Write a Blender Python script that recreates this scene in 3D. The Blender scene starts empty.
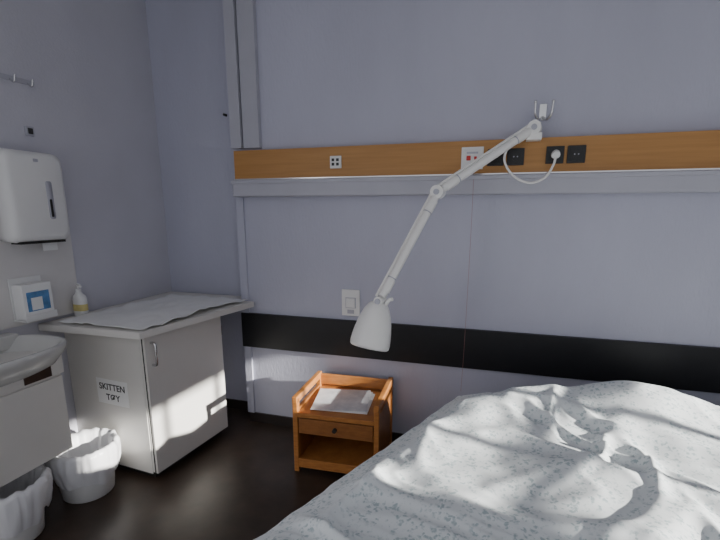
import bpy, bmesh, math, random
from mathutils import Vector, Matrix, noise
random.seed(4)
scene = bpy.context.scene
col = scene.collection

# ------------------------------------------------------------------ materials
def mat(name, color, rough=0.5, metal=0.0, spec=0.5, var=0.0, scale=8.0, bump=0.0, bscale=60.0, color2=None, stretch=(1,1,1)):
    m = bpy.data.materials.new(name); m.use_nodes = True
    nt = m.node_tree; b = nt.nodes["Principled BSDF"]
    b.inputs["Base Color"].default_value = (*color, 1)
    b.inputs["Roughness"].default_value = rough
    b.inputs["Metallic"].default_value = metal
    b.inputs["Specular IOR Level"].default_value = spec
    tc = nt.nodes.new("ShaderNodeTexCoord"); mp = nt.nodes.new("ShaderNodeMapping")
    mp.inputs["Scale"].default_value = stretch
    nt.links.new(tc.outputs["Object"], mp.inputs["Vector"])
    if var > 0 or color2:
        n = nt.nodes.new("ShaderNodeTexNoise"); n.inputs["Scale"].default_value = scale
        n.inputs["Detail"].default_value = 6
        nt.links.new(mp.outputs[0], n.inputs["Vector"])
        r = nt.nodes.new("ShaderNodeValToRGB")
        c2 = color2 if color2 else tuple(c*(1-var) for c in color)
        r.color_ramp.elements[0].color = (*c2, 1); r.color_ramp.elements[1].color = (*color, 1)
        r.color_ramp.elements[0].position = 0.3; r.color_ramp.elements[1].position = 0.7
        nt.links.new(n.outputs["Fac"], r.inputs["Fac"])
        nt.links.new(r.outputs["Color"], b.inputs["Base Color"])
    if bump > 0:
        n2 = nt.nodes.new("ShaderNodeTexNoise"); n2.inputs["Scale"].default_value = bscale
        n2.inputs["Detail"].default_value = 4
        nt.links.new(mp.outputs[0], n2.inputs["Vector"])
        bp = nt.nodes.new("ShaderNodeBump"); bp.inputs["Strength"].default_value = bump
        bp.inputs["Distance"].default_value = 0.004
        nt.links.new(n2.outputs["Fac"], bp.inputs["Height"]); nt.links.new(bp.outputs[0], b.inputs["Normal"])
    return m

M_wall = mat("wall_lavender_paint", (0.50,0.505,0.605), 0.55, var=0.08, scale=3, bump=0.5, bscale=90, stretch=(1,1,0.35))
M_wall2 = mat("wall_white_paint", (0.58,0.575,0.64), 0.6, var=0.06, scale=3, bump=0.3, bscale=90)
M_ceil = mat("ceiling_paint", (0.75,0.75,0.75), 0.8, var=0.04)
M_floor = mat("floor_dark_linoleum", (0.055,0.037,0.027), 0.36, spec=0.35, var=0.4, scale=9, bump=0.1, bscale=30)
M_base = mat("baseboard_dark", (0.03,0.022,0.02), 0.4, var=0.2)
M_band = mat("band_black_laminate", (0.010,0.010,0.012), 0.4, spec=0.4, var=0.3, scale=20)
M_trunk = mat("painted_metal_trunking", (0.46,0.46,0.52), 0.4, var=0.05)
M_oak = mat("beech_laminate", (0.49,0.245,0.072), 0.42, color2=(0.41,0.195,0.054), scale=5, stretch=(0.6,4,14))
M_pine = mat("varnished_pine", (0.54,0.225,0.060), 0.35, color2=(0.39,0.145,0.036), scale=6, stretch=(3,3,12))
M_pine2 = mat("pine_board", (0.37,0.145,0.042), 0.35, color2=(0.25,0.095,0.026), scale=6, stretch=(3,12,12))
M_white = mat("white_plastic", (0.80,0.80,0.79), 0.35, var=0.03)
M_lampw = mat("lamp_white_enamel", (0.90,0.89,0.86), 0.3, var=0.03)
M_cab = mat("cabinet_white_laminate", (0.76,0.74,0.70), 0.45, var=0.06, scale=3)
M_board = mat("splash_board", (0.70,0.68,0.67), 0.4, var=0.05)
M_ceram = mat("sink_ceramic", (0.62,0.62,0.60), 0.15, var=0.02)
M_black = mat("black_plastic", (0.012,0.012,0.012), 0.35, var=0.1)
M_dark = mat("dark_gap", (0.02,0.018,0.016), 0.7, var=0.1)
M_chrome = mat("chrome", (0.7,0.7,0.7), 0.18, metal=1.0, var=0.03)
M_red = mat("red_plastic", (0.6,0.02,0.015), 0.4, var=0.1)
M_cord = mat("faded_red_cord", (0.40,0.18,0.18), 0.7, var=0.1)
M_blue = mat("blue_label", (0.12,0.30,0.60), 0.4, var=0.35, scale=30)
M_yellow = mat("yellow_label", (0.72,0.62,0.25), 0.4, var=0.2, scale=40)
M_paper = mat("paper_white", (0.87,0.87,0.86), 0.7, var=0.03, bump=0.2, bscale=15)
M_print = mat("paper_printed", (0.82,0.83,0.85), 0.5, color2=(0.55,0.58,0.62), scale=14)
M_ink = mat("ink_black", (0.04,0.04,0.04), 0.6, var=0.1)
M_bag = mat("plastic_bag_white", (0.85,0.85,0.87), 0.35, var=0.05, bump=0.3, bscale=25)
M_steel = mat("bed_frame_grey", (0.5,0.5,0.52), 0.4, metal=0.4, var=0.05)
M_matt = mat("mattress_cloth", (0.45,0.5,0.55), 0.8, var=0.08)
M_brown = mat("drawer_pull_brown", (0.06,0.035,0.025), 0.4, var=0.3)

def duvet_mat():
    m = bpy.data.materials.new("floral_print_cotton"); m.use_nodes = True
    nt = m.node_tree; b = nt.nodes["Principled BSDF"]; b.inputs["Roughness"].default_value = 0.85
    b.inputs["Specular IOR Level"].default_value = 0.2
    tc = nt.nodes.new("ShaderNodeTexCoord")
    n0 = nt.nodes.new("ShaderNodeTexNoise"); n0.inputs["Scale"].default_value = 55; n0.inputs["Detail"].default_value = 3
    add = nt.nodes.new("ShaderNodeMixRGB"); add.blend_type = 'LINEAR_LIGHT'; add.inputs["Fac"].default_value = 0.02
    nt.links.new(tc.outputs["Object"], n0.inputs["Vector"])
    nt.links.new(tc.outputs["Object"], add.inputs["Color1"]); nt.links.new(n0.outputs["Color"], add.inputs["Color2"])
    v = nt.nodes.new("ShaderNodeTexVoronoi"); v.inputs["Scale"].default_value = 55
    nt.links.new(add.outputs[0], v.inputs["Vector"])
    r = nt.nodes.new("ShaderNodeValToRGB")
    r.color_ramp.elements[0].position = 0.24; r.color_ramp.elements[0].color = (0.44,0.53,0.55,1)
    r.color_ramp.elements[1].position = 0.50; r.color_ramp.elements[1].color = (0.80,0.84,0.85,1)
    nt.links.new(v.outputs["Distance"], r.inputs["Fac"])
    n = nt.nodes.new("ShaderNodeTexNoise"); n.inputs["Scale"].default_value = 22; n.inputs["Detail"].default_value = 6
    nt.links.new(tc.outputs["Object"], n.inputs["Vector"])
    r2 = nt.nodes.new("ShaderNodeValToRGB")
    r2.color_ramp.elements[0].position = 0.47; r2.color_ramp.elements[1].position = 0.62
    nt.links.new(n.outputs["Fac"], r2.inputs["Fac"])
    mx = nt.nodes.new("ShaderNodeMixRGB"); mx.inputs["Color2"].default_value = (0.80,0.84,0.85,1)
    nt.links.new(r2.outputs["Color"], mx.inputs["Fac"]); nt.links.new(r.outputs["Color"], mx.inputs["Color1"])
    nt.links.new(mx.outputs[0], b.inputs["Base Color"])
    return m
M_duvet = duvet_mat()

# ------------------------------------------------------------------ mesh helpers
def link(ob, parent=None, m=None):
    col.objects.link(ob)
    if parent: ob.parent = parent
    if m: ob.data.materials.append(m)
    return ob
def empty(name, loc=(0,0,0), rz=0.0):
    e = bpy.data.objects.new(name, None); e.location = loc; e.rotation_euler = (0,0,rz)
    e.empty_display_size = 0.1; col.objects.link(e); return e
def smooth(ob, ang=None):
    for p in ob.data.polygons: p.use_smooth = True
def from_bm(name, bm, m, parent=None, sm=False):
    bmesh.ops.recalc_face_normals(bm, faces=bm.faces[:])
    me = bpy.data.meshes.new(name); bm.to_mesh(me); bm.free()
    ob = bpy.data.objects.new(name, me); link(ob, parent, m)
    if sm: smooth(ob)
    return ob
def box(name, lo, hi, m, parent=None, bevel=0.0, rot=None):
    bm = bmesh.new(); bmesh.ops.create_cube(bm, size=1)
    c = [(a+b)/2 for a,b in zip(lo,hi)]; s = [abs(b-a) for a,b in zip(lo,hi)]
    for v in bm.verts: v.co = Vector((v.co.x*s[0], v.co.y*s[1], v.co.z*s[2]))
    if bevel > 0:
        bmesh.ops.bevel(bm, geom=bm.edges[:], offset=bevel, segments=3, profile=0.6, affect='EDGES')
    ob = from_bm(name, bm, m, parent); ob.location = c
    if rot: ob.rotation_euler = rot
    return ob
def prism(name, pts, z0, z1, m, parent=None, bevel=0.0):
    bm = bmesh.new()
    a = [bm.verts.new((x,y,z0)) for x,y in pts]; b = [bm.verts.new((x,y,z1)) for x,y in pts]
    bm.faces.new(a[::-1]); bm.faces.new(b)
    n = len(pts)
    for i in range(n): bm.faces.new((a[i],a[(i+1)%n],b[(i+1)%n],b[i]))
    if bevel > 0: bmesh.ops.bevel(bm, geom=bm.edges[:], offset=bevel, segments=2, affect='EDGES')
    return from_bm(name, bm, m, parent)
def loft(name, rings, m, parent=None, cap0=True, cap1=True, closed=True, sm=True):
    bm = bmesh.new(); R = [[bm.verts.new(p) for p in r] for r in rings]; n = len(R[0])
    for i in range(len(R)-1):
        for j in range(n if closed else n-1):
            k = (j+1)%n; bm.faces.new((R[i][j],R[i][k],R[i+1][k],R[i+1][j]))
    if cap0: bm.faces.new(R[0][::-1])
    if cap1: bm.faces.new(R[-1])
    return from_bm(name, bm, m, parent, sm)
def catmull(P, k=8):
    P = [Vector(p) for p in P]; out = []
    Q = [P[0]*2-P[1]] + P + [P[-1]*2-P[-2]]
    for i in range(1, len(Q)-2):
        for j in range(k):
            t = j/k; a,b,c,d = Q[i-1],Q[i],Q[i+1],Q[i+2]
            out.append(0.5*((2*b)+(c-a)*t+(2*a-5*b+4*c-d)*t*t+(3*b-a-3*c+d)*t**3))
    out.append(P[-1]); return out
def tube(name, pts, r, m, parent=None, seg=14, curve=False, radii=None):
    P = catmull(pts) if curve else [Vector(p) for p in pts]
    rings = []; N = None
    for i,p in enumerate(P):
        t = (P[min(i+1,len(P)-1)]-P[max(i-1,0)]).normalized()
        if N is None:
            N = t.orthogonal().normalized()
        else:
            N = (N - t*N.dot(t)).normalized()
        B = t.cross(N); rr = radii[i] if radii else r
        rings.append([p + (N*math.cos(a)+B*math.sin(a))*rr for a in [2*math.pi*j/seg for j in range(seg)]])
    ob = loft(name, rings, m, parent)
    try: ob.data.set_sharp_from_angle(angle=math.radians(50))
    except Exception: pass
    return ob
def ring(cx, cy, z, rx, ry, n=48, e=2.0):
    out = []
    for i in range(n):
        a = 2*math.pi*i/n; c, s = math.cos(a), math.sin(a)
        out.append((cx+rx*math.copysign(abs(c)**(2/e), c), cy+ry*math.copysign(abs(s)**(2/e), s), z))
    return out

# ------------------------------------------------------------------ room
XL, XR, YF, ZC = -2.37, 2.70, -3.4, 2.9
box("floor", (XL-0.1, YF, -0.1), (XR+0.1, 0.3, 0.0), M_floor)
box("ceiling", (XL-0.1, YF, ZC), (XR+0.1, 0.3, ZC+0.1), M_ceil)
box("wall_left", (XL-0.1, YF, 0), (XL, 0.15, ZC), M_wall2)
box("wall_alcove", (XL-0.1, 0.15, 0), (-1.65, 0.3, ZC), M_wall)
box("wall_back", (-1.65, 0.0, 0), (XR+0.1, 0.3, ZC), M_wall)
WY0, WY1, WZ0, WZ1 = -1.85, -0.55, 0.85, 1.72  # unseen window; opening sized to place the sun on bed and low wall
bm = bmesh.new()
def addbox(bm, lo, hi):
    r = bmesh.ops.create_cube(bm, size=1)
    for v in r['verts']:
        v.co = Vector([(a+b)/2 + c*(b-a) for a,b,c in zip(lo,hi,v.co)])
addbox(bm, (XR,YF,0), (XR+0.1,WY0,ZC)); addbox(bm, (XR,WY1,0), (XR+0.1,0.0,ZC))
addbox(bm, (XR,WY0,0), (XR+0.1,WY1,WZ0)); addbox(bm, (XR,WY0,WZ1), (XR+0.1,WY1,ZC))
from_bm("wall_right", bm, M_wall2)
bm = bmesh.new()
for a in (WY0, -1.42, -0.98, WY1-0.04):
    addbox(bm, (XR+0.02,a,WZ0), (XR+0.08,a+0.04,WZ1))
for z in (WZ0, 1.32, WZ1-0.04):
    addbox(bm, (XR+0.025,WY0,z), (XR+0.075,WY1,z+0.04))
from_bm("window_1", bm, M_white)  # out-of-view window bars, added to break the sun into streaks

box("baseboard_back", (-1.65,-0.012,0), (XR,0,0.07), M_base)
box("baseboard_alcove", (XL,0.138,0), (-1.65,0.15,0.07), M_base)
box("trim_1", (-1.668,-0.022,0.569), (XR,0.0,0.81), M_band, bevel=0.002)
bm = bmesh.new()
addbox(bm, (-1.65,-0.05,1.88), (-1.58,0.0,ZC)); addbox(bm, (-1.57,-0.035,1.88), (-1.46,0.0,ZC))
from_bm("trim_2", bm, M_trunk)
box("trim_3", (-1.662,-0.014,0.07), (-1.61,0.0,1.58), M_wall)

# service rail
rail = empty("wall_service_rail", (0,0,0))
box("wood_panel", (-1.63,-0.06,1.690), (XR-0.01,0,1.863), M_oak, rail, bevel=0.003)
box("lower_trunk", (-1.64,-0.085,1.583), (XR-0.01,0,1.686), M_trunk, rail, bevel=0.012)
box("trunk_lip", (-1.64,-0.093,1.660), (XR-0.01,-0.08,1.682), M_trunk, rail, bevel=0.004)
box("trunk_top_line", (-1.63,-0.066,1.684), (XR-0.01,-0.055,1.693), M_chrome, rail)

def socket(name, x, z, w=0.085, plate=M_black, holes=True, red=False, inner=None):
    e = empty(name, (x,-0.0605,z))
    box("plate", (-w/2,-0.010,-w/2), (w/2,0,w/2), plate, e, bevel=0.003)
    box("inner_frame", (-w*0.36,-0.014,-w*0.36), (w*0.36,-0.009,w*0.36), inner or plate, e, bevel=0.002)
    if holes:
        tube("socket_well", [(0,-0.0145,0),(0,-0.0155,0)], w*0.27, M_dark, e, seg=24)
        tube("socket_face", [(0,-0.0155,0),(0,-0.0165,0)], w*0.24, plate, e, seg=24)
        for s in (-1,1):
            tube("pin_hole", [(s*0.009,-0.016,0),(s*0.009,-0.018,0)], 0.0035, M_trunk, e, seg=8)
    if red:
        box("red_button", (-0.03,-0.02,-0.012), (-0.008,-0.012,0.012), M_red, e, bevel=0.003)
        box("red_lamp", (0.010,-0.019,-0.008), (0.024,-0.012,0.008), M_red, e, bevel=0.002)
        box("speaker_slots", (-0.03,-0.0155,0.022), (0.03,-0.0135,0.032), M_trunk, e)
    return e
e = socket("wall_data_outlet", -0.945, 1.775, 0.07, M_white, holes=False)
for dx in (-0.014,0.014):
    for dz in (-0.012,0.012): box("jack", (dx-0.008,-0.016,dz-0.008), (dx+0.008,-0.013,dz+0.008), M_black, e)
socket("nurse_call_panel", -0.165, 1.772, 0.115, M_white, holes=False, red=True)
socket("power_socket", -0.045, 1.772, 0.085)
socket("power_socket", 0.055, 1.772, 0.085)
socket("power_socket", 0.245, 1.775, 0.085)
socket("power_socket", 0.345, 1.775, 0.085)

cd = empty("nurse_call_pull_cord", (-0.15,-0.07,1.7))
tube("cord", [(-0.005,-0.005,0.02),(0,-0.028,-0.1),(0.0,-0.03,-0.5),(-0.004,-0.03,-1.0),(-0.01,-0.028,-1.25)], 0.0009, M_cord, cd, curve=True, seg=6)

sw = empty("wall_switch", (-0.875,0,0.925))
box("plate", (-0.06,-0.010,-0.085), (0.06,0,0.085), M_white, sw, bevel=0.004)
box("rocker", (-0.03,-0.018,-0.03), (0.03,-0.009,0.03), M_white, sw, bevel=0.004)
box("rocker_gap", (-0.034,-0.0125,-0.034), (0.034,-0.0095,0.034), M_trunk, sw)
box("lower_socket", (-0.022,-0.0125,-0.07), (0.022,-0.009,-0.045), M_trunk, sw)

hk = empty("chrome_wall_hook", (0.175,0,2.0))
box("plate", (-0.018,-0.006,-0.045), (0.018,0,0.035), M_chrome, hk, bevel=0.002)
for s in (-1,1):
    tube("prong", [(0,-0.006,-0.03),(s*0.02,-0.03,-0.045),(s*0.038,-0.055,-0.02),(s*0.042,-0.06,0.03)], 0.0065, M_chrome, hk, curve=True, seg=8)
    bmx = bmesh.new(); bmesh.ops.create_uvsphere(bmx, u_segments=12, v_segments=8, radius=0.009)
    o = from_bm("knob", bmx, M_chrome, hk, True); o.location = (s*0.042,-0.06,0.034)

# ------------------------------------------------------------------ examination lamp
lp = empty("wall_mounted_exam_lamp", (0,0,0))
B = Vector((0.136,-0.10,1.905)); E = Vector((-0.304,-0.35,1.588)); J = Vector((-0.53,-0.60,1.075))
box("rail_clamp", (0.10,-0.125,1.845), (0.172,-0.0,1.880), M_lampw, lp, bevel=0.004)
tube("pivot_post", [(0.136,-0.10,1.875),(0.136,-0.10,1.93)], 0.028, M_lampw, lp, seg=20)
tube("pivot_cap", [(0.136,-0.10,1.93),(0.136,-0.10,1.942)], 0.02, M_chrome, lp, seg=20)
def arm(a, b, tag):
    d = (b-a).normalized(); side = Vector((0,1,0)).cross(d).normalized()
    off = side*0.013
    tube(tag+"_sleeve", [a+d*0.02, b-d*0.02], 0.020, M_lampw, lp)
    tube(tag+"_rod", [a+d*0.01+off*2.0, b-d*0.01+off*2.0], 0.007, M_lampw, lp, seg=8)
    tube(tag+"_band_a", [a+d*0.05, a+d*0.11], 0.0235, M_lampw, lp)
    tube(tag+"_band_b", [b-d*0.11, b-d*0.05], 0.0235, M_lampw, lp)
    tube(tag+"_ring", [a+d*0.115, a+d*0.12], 0.0215, M_trunk, lp)
    tube(tag+"_ring_b", [b-d*0.125, b-d*0.12], 0.0215, M_trunk, lp)
arm(B, E, "upper_arm"); arm(E, J, "lower_arm")
for p,n in ((E,"elbow_joint"),(B,"shoulder_joint"),(J,"head_joint")):
    tube(n, [p+Vector((-0.004,-0.03,0)), p+Vector((0.004,0.03,0))], 0.033 if n!="head_joint" else 0.022, M_lampw, lp, seg=24)
    tube(n+"_knob", [p+Vector((-0.005,-0.038,0)), p+Vector((-0.004,-0.03,0))], 0.014, M_trunk, lp, seg=16)
ax = Vector((-0.15,-0.22,-0.95)).normalized()
topc = Vector((-0.538,-0.590,1.066))
prof = [(0.0,0.024),(0.004,0.036),(0.014,0.048),(0.035,0.061),(0.065,0.073),(0.10,0.083),(0.14,0.091),(0.175,0.096),(0.205,0.098),(0.222,0.096),(0.227,0.091),(0.222,0.087),(0.17,0.082),(0.10,0.070),(0.05,0.05)]
X = ax.orthogonal().normalized(); Y = ax.cross(X)
rings = [[topc+ax*h+(X*math.cos(2*math.pi*j/40)+Y*math.sin(2*math.pi*j/40))*r for j in range(40)] for h,r in prof]
loft("shade", rings, M_lampw, lp)
rings = [[topc+ax*hh+(X*math.cos(2*math.pi*j/32)+Y*math.sin(2*math.pi*j/32))*0.082 for j in range(32)] for hh in (0.205,0.209)]
loft("diffuser", rings, M_trunk, lp)
tube("neck", [J, topc+ax*0.015], 0.018, M_lampw, lp)
tube("handle", [topc+ax*0.03+Vector((0.03,-0.0,0)), topc+Vector((0.05,-0.01,0.01)), topc+Vector((0.07,-0.02,0.02))], 0.009, M_lampw, lp, curve=True, seg=10)
tube("cable", [B+Vector((-0.02,-0.02,-0.01)), (0.03,-0.16,1.83),(0.0,-0.16,1.75),(0.05,-0.16,1.67),(0.13,-0.15,1.635),(0.20,-0.14,1.66),(0.236,-0.125,1.72),(0.245,-0.115,1.762)], 0.006, M_lampw, lp, curve=True, seg=8)
tube("plug", [(0.245,-0.0785,1.775),(0.245,-0.115,1.775),(0.245,-0.125,1.768)], 0.02, M_white, lp, seg=18)

# ------------------------------------------------------------------ cabinet
CX,CY=-2.022,-0.490
cb = empty("laundry_cabinet", (CX,CY,0), math.radians(-5))
box("body", (-0.315,-0.31,0.05), (0.275,0.31,0.860), M_cab, cb, bevel=0.002)
box("plinth", (-0.28,-0.285,0.0), (0.25,0.29,0.05), M_dark, cb)
box("front_panel", (-0.317,-0.3125,0.04), (0.262,-0.310,0.858), M_cab, cb)
box("door", (0.279,-0.306,0.045), (0.294,0.306,0.850), M_cab, cb, bevel=0.002)
box("door_edge", (0.2755,-0.309,0.045), (0.2795,0.309,0.856), M_dark, cb)
tube("door_handle", [(0.293,-0.265,0.68),(0.322,-0.265,0.685),(0.326,-0.265,0.745),(0.322,-0.265,0.80),(0.293,-0.265,0.805)], 0.007, M_chrome, cb, curve=True, seg=10)
for z in (0.15,0.73): tube("hinge", [(0.286,0.309,z-0.03),(0.286,0.309,z+0.03)], 0.008, M_chrome, cb)
box("sign_paper", (-0.10,-0.3140,0.42), (0.14,-0.3127,0.57), M_paper, cb)
def text(name, body, loc, size, parent, m, rot=(math.pi/2,0,0)):
    cu = bpy.data.curves.new(name, 'FONT'); cu.body = body; cu.size = size; cu.align_x = 'CENTER'; cu.extrude = 0.0003; cu.offset=0.001
    o = bpy.data.objects.new(name, cu); o.location = loc; o.rotation_euler = rot
    cu.materials.append(m); col.objects.link(o); o.parent = parent; return o
text("sign_text_1", "SKITTEN", (0.02,-0.3146,0.507), 0.052, cb, M_ink)
text("sign_text_2", "TØY", (0.02,-0.3146,0.445), 0.052, cb, M_ink)
inv = (Matrix.Translation((CX,CY,0)) @ Matrix.Rotation(math.radians(-5),4,'Z')).inverted()
def loc2(x,y): v = inv @ Vector((x,y,0)); return (v.x,v.y)
WT=[(-2.362,-0.92),(-1.70,-0.905),(-1.555,-0.03),(-1.672,-0.03),(-1.675,0.12),(-2.362,0.13)]
prism("worktop", [loc2(*p) for p in WT], 0.861, 0.897, M_cab, cb, bevel=0.003)

bm = bmesh.new(); n=60; G=[]
for i in range(n+1):
    row=[]
    for j in range(n+1):
        u,v=i/n,j/n
        y=-0.88*(1-v)-0.045*v
        xr=-1.72*(1-v)-1.60*v; xl=-2.26*(1-v)-2.20*v
        x=xl*(1-u)+xr*u+0.02*math.sin(v*7)*u
        y+=0.02*math.sin(u*5)*v*0.5
        nz=noise.noise(Vector((x*5,y*5,1.3)))
        z=0.903+0.010*(0.5+nz)+0.018*abs(noise.noise(Vector((x*10,y*8,4))))
        row.append(bm.verts.new((x,y,z)))
    G.append(row)
for i in range(n):
    for j in range(n): bm.faces.new((G[i][j],G[i+1][j],G[i+1][j+1],G[i][j+1]))
ob = from_bm("paper_sheet", bm, M_paper, None, True)
ob.modifiers.new("thick",'SOLIDIFY').thickness = -0.002

sb = empty("soap_pump_bottle", (-2.300,-0.70,0.898)); sb.scale=(1.1,1.1,1.1)
loft("bottle", [ring(0,0,z,rx,ry,32,2.6) for z,rx,ry in ((0,.034,.022),(0.004,.037,.025),(0.09,.037,.025),(0.108,.033,.022),(0.12,.016,.014),(0.128,.014,.013))], M_white, sb)
loft("label", [ring(0,0,z,.0378,.0258,32,2.6) for z in (0.03,0.065)], M_yellow, sb, cap0=False, cap1=False)
tube("pump_collar", [(0,0,0.126),(0,0,0.143)], 0.013, M_white, sb)
tube("pump_stem", [(0,0,0.143),(0,0,0.165)], 0.004, M_white, sb)
tube("pump_spout", [(-0.005,0,0.168),(0.02,-0.01,0.168),(0.038,-0.018,0.160)], 0.006, M_white, sb, curve=True)

# ------------------------------------------------------------------ wall board, dispenser, glove box
BX=XL+0.004
box("splash_board", (BX,-2.2,0.912), (BX+0.012,-0.655,1.76), M_board, None, bevel=0.002)
dp = empty("paper_towel_dispenser", (BX+0.014,-0.895,1.315))
def rrect(x, y0,y1,z0,z1,r,n=8):
    pts=[]
    for (cy,cz,a0) in ((y1-r,z1-r,0),(y0+r,z1-r,90),(y0+r,z0+r,180),(y1-r,z0+r,270)):
        for k in range(n+1):
            a=math.radians(a0+90*k/n); pts.append((x,cy+r*math.cos(a),cz+r*math.sin(a)))
    return pts
loft("housing", [rrect(0,-.155,.155,0.03,.47,.03), rrect(.07,-.158,.158,0.025,.473,.035), rrect(.105,-.150,.150,0.035,.465,.045), rrect(.118,-.130,.130,0.06,.445,.05)], M_white, dp)
loft("cover_window", [rrect(.117,0.035,.068,0.14,.33,.012), rrect(.1195,0.035,.068,0.14,.33,.012)], M_trunk, dp)
loft("window_level", [rrect(.119,0.045,.058,0.15,.24,.005), rrect(.1205,0.045,.058,0.15,.24,.005)], M_dark, dp)
box("lock", (.115,-0.012,0.42), (.121,0.012,0.435), M_trunk, dp, bevel=0.002)
box("paper_slot", (.03,-0.12,0.018), (.10,0.12,0.03), M_dark, dp)
box("paper_tongue", (.055,0.02,-0.025), (.060,0.10,0.028), M_paper, dp)

gb = empty("glove_box_holder", (BX+0.014,-0.96,0.940))
box("tray_back", (0,-0.085,0.0), (0.006,0.085,0.22), M_white, gb, bevel=0.002)
box("tray_bottom", (0,-0.085,0.0), (0.09,0.085,0.008), M_white, gb, bevel=0.002)
box("glove_box", (0.008,-0.078,0.010), (0.08,0.078,0.19), M_paper, gb, bevel=0.003)
box("box_label", (0.0802,-0.06,0.05), (0.0812,0.06,0.15), M_blue, gb)
box("box_label_white", (0.0812,-0.04,0.055), (0.0816,0.02,0.12), M_paper, gb)
box("tray_lip", (0.083,-0.085,0.0), (0.09,0.085,0.035), M_white, gb, bevel=0.002)

ws = empty("small_wall_socket", (XL,-0.80,1.9))
box("plate", (0,-0.022,-0.024), (0.012,0.022,0.024), M_trunk, ws, bevel=0.003)
box("face", (0.012,-0.012,-0.014), (0.016,0.012,0.014), M_ink, ws)
h = empty("coat_hook_rack", (XL,-0.86,2.14))
box("rack_plate", (0,-0.12,-0.012),(0.005,0.12,0.012), M_trunk, h, bevel=0.002)
for y in (-0.09,0.0,0.09):
    tube("prong", [(0.003,y,-0.005),(0.03,y,-0.02),(0.04,y,0.012)], 0.005, M_chrome, h, curve=True, seg=8)
h = empty("wall_knob", (-1.80,0.15,2.12)); tube("stem", [(0,0,0),(0,-0.03,0)], 0.008, M_dark, h)

# ------------------------------------------------------------------ sink
sk = empty("wash_basin", (-2.125,-1.36,0.01))
def sr(z, k, dx=0): return ring(dx,0,z,0.228*k,0.325*k,56,2.8)
loft("basin", [sr(0.72,0.35,-0.05), sr(0.735,0.6,-0.03), sr(0.78,0.85,-0.01), sr(0.835,0.97), sr(0.855,1.0), sr(0.87,1.0), sr(0.877,0.98), sr(0.877,0.93), sr(0.865,0.89),
               sr(0.82,0.80), sr(0.77,0.60), sr(0.755,0.35), sr(0.753,0.1)], M_ceram, sk)
box("back_ledge", (-0.22,-0.27,0.82), (-0.14,0.27,0.888), M_ceram, sk, bevel=0.01)
tube("drain", [(0,0,0.754),(0,0,0.758)], 0.022, M_chrome, sk, seg=20)
tube("faucet_body", [(-0.18,0,0.88),(-0.18,0,0.97)], 0.022, M_chrome, sk, seg=20)
tube("faucet_spout", [(-0.18,0,0.95),(-0.12,0,0.98),(-0.05,0,0.96),(-0.04,0,0.94)], 0.012, M_chrome, sk, curve=True)
tube("faucet_lever", [(-0.18,0,0.97),(-0.16,0,1.005),(-0.11,0,1.02)], 0.007, M_chrome, sk, curve=True)
box("vanity_body", (-0.22,-0.33,0.32), (0.13,0.245,0.725), M_cab, sk, bevel=0.004)
box("vanity_rim", (-0.22,-0.335,0.72), (0.142,0.255,0.81), M_cab, sk, bevel=0.004)
box("vanity_door", (0.131,-0.32,0.325), (0.144,0.24,0.71), M_cab, sk, bevel=0.003)
box("brown_label", (0.1425,0.06,0.725), (0.145,0.19,0.79), M_brown, sk)

# ------------------------------------------------------------------ bins
def bin_(x,y,seed,s=1.0):
    e = empty("waste_bin", (x,y,0))
    loft("bucket", [ring(0,0,z*s,r*s,r*s,48) for z,r in ((0,.115),(0.006,.122),(0.10,.132),(0.255,.150),(0.262,.156),(0.27,.156),(0.27,.148),(0.10,.128),(0.012,.116))], M_white, e)
    rings=[]
    prof=[(0.10,.143,.006),(0.13,.152,.010),(0.17,.163,.013),(0.22,.171,.014),(0.262,.172,.012),(0.282,.165,.008),(0.286,.152,.006),(0.272,.138,.005),(0.2,.125,.008),(0.10,.112,.010),(0.05,.09,.006)]
    n=120
    for i,(z,r,a) in enumerate(prof):
        rg=[]
        for j in range(n):
            t=2*math.pi*j/n
            w=noise.noise(Vector((math.cos(t)*4+seed,math.sin(t)*4,z*5)))+0.6*noise.noise(Vector((math.cos(t)*11+seed,math.sin(t)*11,z*9)))
            zz=z*s+ (0.045*noise.noise(Vector((math.cos(t)*1.7+seed,math.sin(t)*1.7,2))) if i<2 else 0.012*noise.noise(Vector((math.cos(t)*5,math.sin(t)*5,seed))))
            R=(r+a*w*1.4)*s; rg.append((R*math.cos(t),R*math.sin(t),zz))
        rings.append(rg)
    loft("bin_liner", rings, M_bag, e, cap0=False, cap1=True)
    return e
bin_(-2.058,-1.005,1.0,1.01)
bin_(-2.10,-1.385,5.0,1.01)

# ------------------------------------------------------------------ bedside table
tb = empty("bedside_table", (-0.825,-0.270,0), math.radians(3))
W,D_,HT=0.505,0.44,0.455
for s in (-1,1):
    x0=s*W/2; xi=s*(W/2-0.030); lo,hi=min(x0,xi),max(x0,xi)
    box("side_post_front", (lo,-D_/2,0), (hi,-D_/2+0.038,HT), M_pine, tb, bevel=0.005)
    box("side_post_back", (lo,D_/2-0.038,0), (hi,D_/2,HT), M_pine, tb, bevel=0.005)
    box("side_top_rail", (lo,-D_/2-0.004,HT-0.03), (hi,D_/2+0.002,HT+0.012), M_pine, tb, bevel=0.006)
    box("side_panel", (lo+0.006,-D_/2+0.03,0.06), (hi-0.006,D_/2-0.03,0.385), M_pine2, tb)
box("back_top_rail", (-W/2+0.02,D_/2-0.022,0.385), (W/2-0.02,D_/2-0.004,HT), M_pine, tb, bevel=0.004)
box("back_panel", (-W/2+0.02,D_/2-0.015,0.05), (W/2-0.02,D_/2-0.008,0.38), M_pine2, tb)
box("tray_top", (-W/2+0.028,-D_/2+0.002,0.352), (W/2-0.028,D_/2-0.02,0.370), M_pine, tb, bevel=0.002)
box("front_lip", (-W/2+0.028,-D_/2,0.345), (W/2-0.028,-D_/2+0.015,0.372), M_pine, tb, bevel=0.003)
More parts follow.
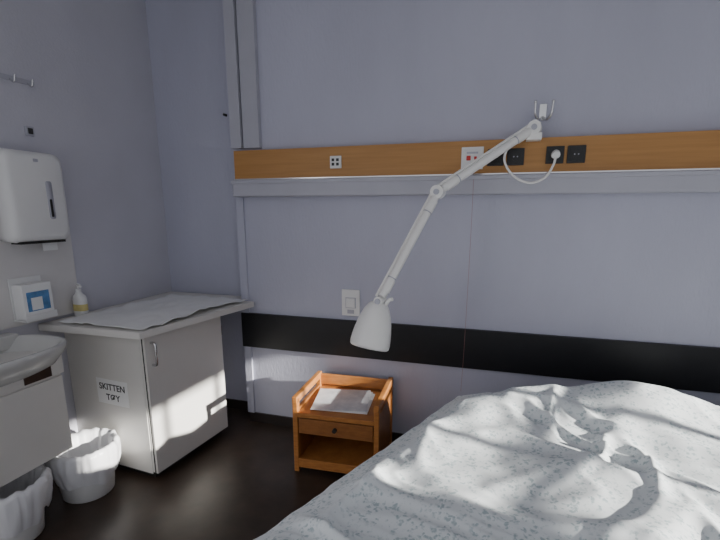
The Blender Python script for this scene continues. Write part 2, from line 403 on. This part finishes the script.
box("drawer_front", (-W/2+0.034,-D_/2+0.004,0.245), (W/2-0.034,-D_/2+0.022,0.338), M_pine2, tb, bevel=0.003)
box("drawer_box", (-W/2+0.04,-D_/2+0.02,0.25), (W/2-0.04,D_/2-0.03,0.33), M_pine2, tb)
tube("drawer_knob", [(0,-D_/2+0.004,0.292),(0,-D_/2-0.018,0.292)], 0.012, M_dark, tb, seg=18)
box("lower_shelf", (-W/2+0.028,-D_/2+0.01,0.06), (W/2-0.028,D_/2-0.02,0.078), M_pine, tb, bevel=0.002)
box("lower_front", (-W/2+0.028,-D_/2+0.002,0.028), (W/2-0.028,-D_/2+0.018,0.085), M_pine, tb, bevel=0.003)

mg = empty("magazine", (-0.825,-0.265,0.373), math.radians(6))
for k in range(3):
    box("page_%d"%k, (-0.175-0.004*k,-0.16,0.003*k+0.0005), (0.16-0.01*k,0.13+0.01*k,0.003*k+0.0033), M_paper if k!=2 else M_print, mg, rot=(0,0,0.045*k))

# ------------------------------------------------------------------ bed
bd = empty("hospital_bed", (0,0,0))
HL=Vector((-0.13,-0.46)); HR=Vector((1.32,-0.22)); FL=Vector((-0.81,-2.18)); FR=Vector((1.0,-2.35))
def bil(u,v): return (HL*(1-u)+HR*u)*(1-v)+(FL*(1-u)+FR*u)*v
def inset(a): return [tuple(bil(a,1-a)),tuple(bil(1-a,1-a)),tuple(bil(1-a,a)),tuple(bil(a,a))]
prism("mattress", inset(0.05), 0.43, 0.555, M_matt, bd, bevel=0.02)
prism("base_frame", inset(0.07), 0.34, 0.42, M_steel, bd, bevel=0.005)
for u,v in ((.12,.1),(.88,.1),(.12,.9),(.88,.9)):
    p=bil(u,v)
    tube("leg", [(p.x,p.y,0.34),(p.x,p.y,0.10)], 0.02, M_steel, bd)
    tube("caster_wheel", [(p.x-0.015,p.y,0.05),(p.x+0.015,p.y,0.05)], 0.05, M_black, bd, seg=24)
    box("caster_fork", (p.x-0.02,p.y-0.015,0.05),(p.x+0.02,p.y+0.015,0.11), M_steel, bd)
W0,L0=1.5,1.85
def drape(o, k=0.085):
    h=k*(1-math.exp(-o/k)); return h, max(0.0,o-h*0.85)
bm=bmesh.new(); NU,NV=280,300; G=[]
DR=0.24
def rid(v,w): # softened ridge
    t=1-math.sqrt(v*v+0.006)*w
    return max(t,0)**2
for i in range(NU+1):
    row=[]
    for j in range(NV+1):
        su=(-DR+(W0+2*DR)*i/NU); sv=(-DR+(L0+2*DR)*j/NV)
        ou=-su if su<0 else (su-W0 if su>W0 else 0); ov=-sv if sv<0 else (sv-L0 if sv>L0 else 0)
        u=min(max(su,0),W0)/W0; v=min(max(sv,0),L0)/L0
        p=bil(u,v)
        z=0.590
        hu,zu=drape(ou); hv,zv=drape(ov)
        ex=(-1 if su<0 else 1)*hu; ey=(1 if sv<0 else -1)*hv
        x=p.x+ex*0.95+ey*0.1; y=p.y+ey*0.95+ (-ex*0.15)
        z-=min(max(zu,zv)+0.3*min(zu,zv),0.22)
        di=min(su,W0-su,sv,L0-sv)
        if 0<=di<0.10: z-=0.03*(1-di/0.10)**2
        elif di<0: z-=0.03
        q=Vector((x,y,0))
        hump=0.135*math.exp(-((x-0.62)/0.34)**2-((y+0.42)/0.24)**2)
        hump+=0.045*math.exp(-((x-0.1)/0.22)**2-((y+0.60)/0.2)**2)
        hump+=0.035*math.exp(-((x-0.35)/0.25)**2-((y+1.15)/0.2)**2)
        inside=1.0 if di>0.1 else max(0.25,di/0.1)
        z+=hump*(1.0 if di>0 else 0.6)
        wx=x+0.22*noise.noise(q*2.0); wy=y+0.22*noise.noise(q*2.0+Vector((7,3,0)))
        a=wx*0.45+wy*0.89; c=wx*0.89-wy*0.45
        f1=rid(noise.noise(Vector((a*4.2,c*1.3,0.5))),2.2)
        f2=rid(noise.noise(Vector((c*4.6,a*1.8,3.5))),2.2)
        f3=noise.noise(Vector((x*9,y*9,9)))
        f4=rid(noise.noise(Vector((a*10,c*3.5,1.5))),2.2)
        z+=inside*(0.040*f1+0.034*f2+0.006*f3+0.009*f4)
        if di<0:
            t=(y if ou>0 else x)
            x+=0.025*noise.noise(Vector((t*6,1,0)))*min(1,ou*8)*1.4; z+=0.025*noise.noise(Vector((t*5,4,0)))*min(1,(ou+ov)*6)
        row.append(bm.verts.new((x,y,z)))
    G.append(row)
for i in range(NU):
    for j in range(NV): bm.faces.new((G[i][j],G[i+1][j],G[i+1][j+1],G[i][j+1]))
ob=from_bm("duvet", bm, M_duvet, bd, True)
s=ob.modifiers.new("thick",'SOLIDIFY'); s.thickness=0.01; s.offset=-1

# ------------------------------------------------------------------ light
w = bpy.data.worlds.new("World"); scene.world = w; w.use_nodes = True
bg = w.node_tree.nodes["Background"]; bg.inputs[0].default_value = (0.91,0.93,1.0,1); bg.inputs[1].default_value = 0.73
sd = bpy.data.lights.new("sun", 'SUN'); sd.energy = 16.0; sd.angle = math.radians(1.0); sd.color = (1.0,0.97,0.91)
so = bpy.data.objects.new("sun", sd); col.objects.link(so)
dirv = Vector((-1.0,0.15,-0.28)).normalized()
so.rotation_euler = dirv.to_track_quat('-Z','Y').to_euler(); so.location=(5,-3,3)

# ------------------------------------------------------------------ camera
cam = bpy.data.cameras.new("camera"); cam.sensor_width = 36; cam.lens = 447.2/720*36; cam.shift_y = 39.2/720
cam.clip_start=0.02
co = bpy.data.objects.new("camera", cam); col.objects.link(co)
co.location = (0,-2.6515,1.5); co.rotation_euler = (math.pi/2-0.218, 0.0, 0.2986)
scene.camera = co
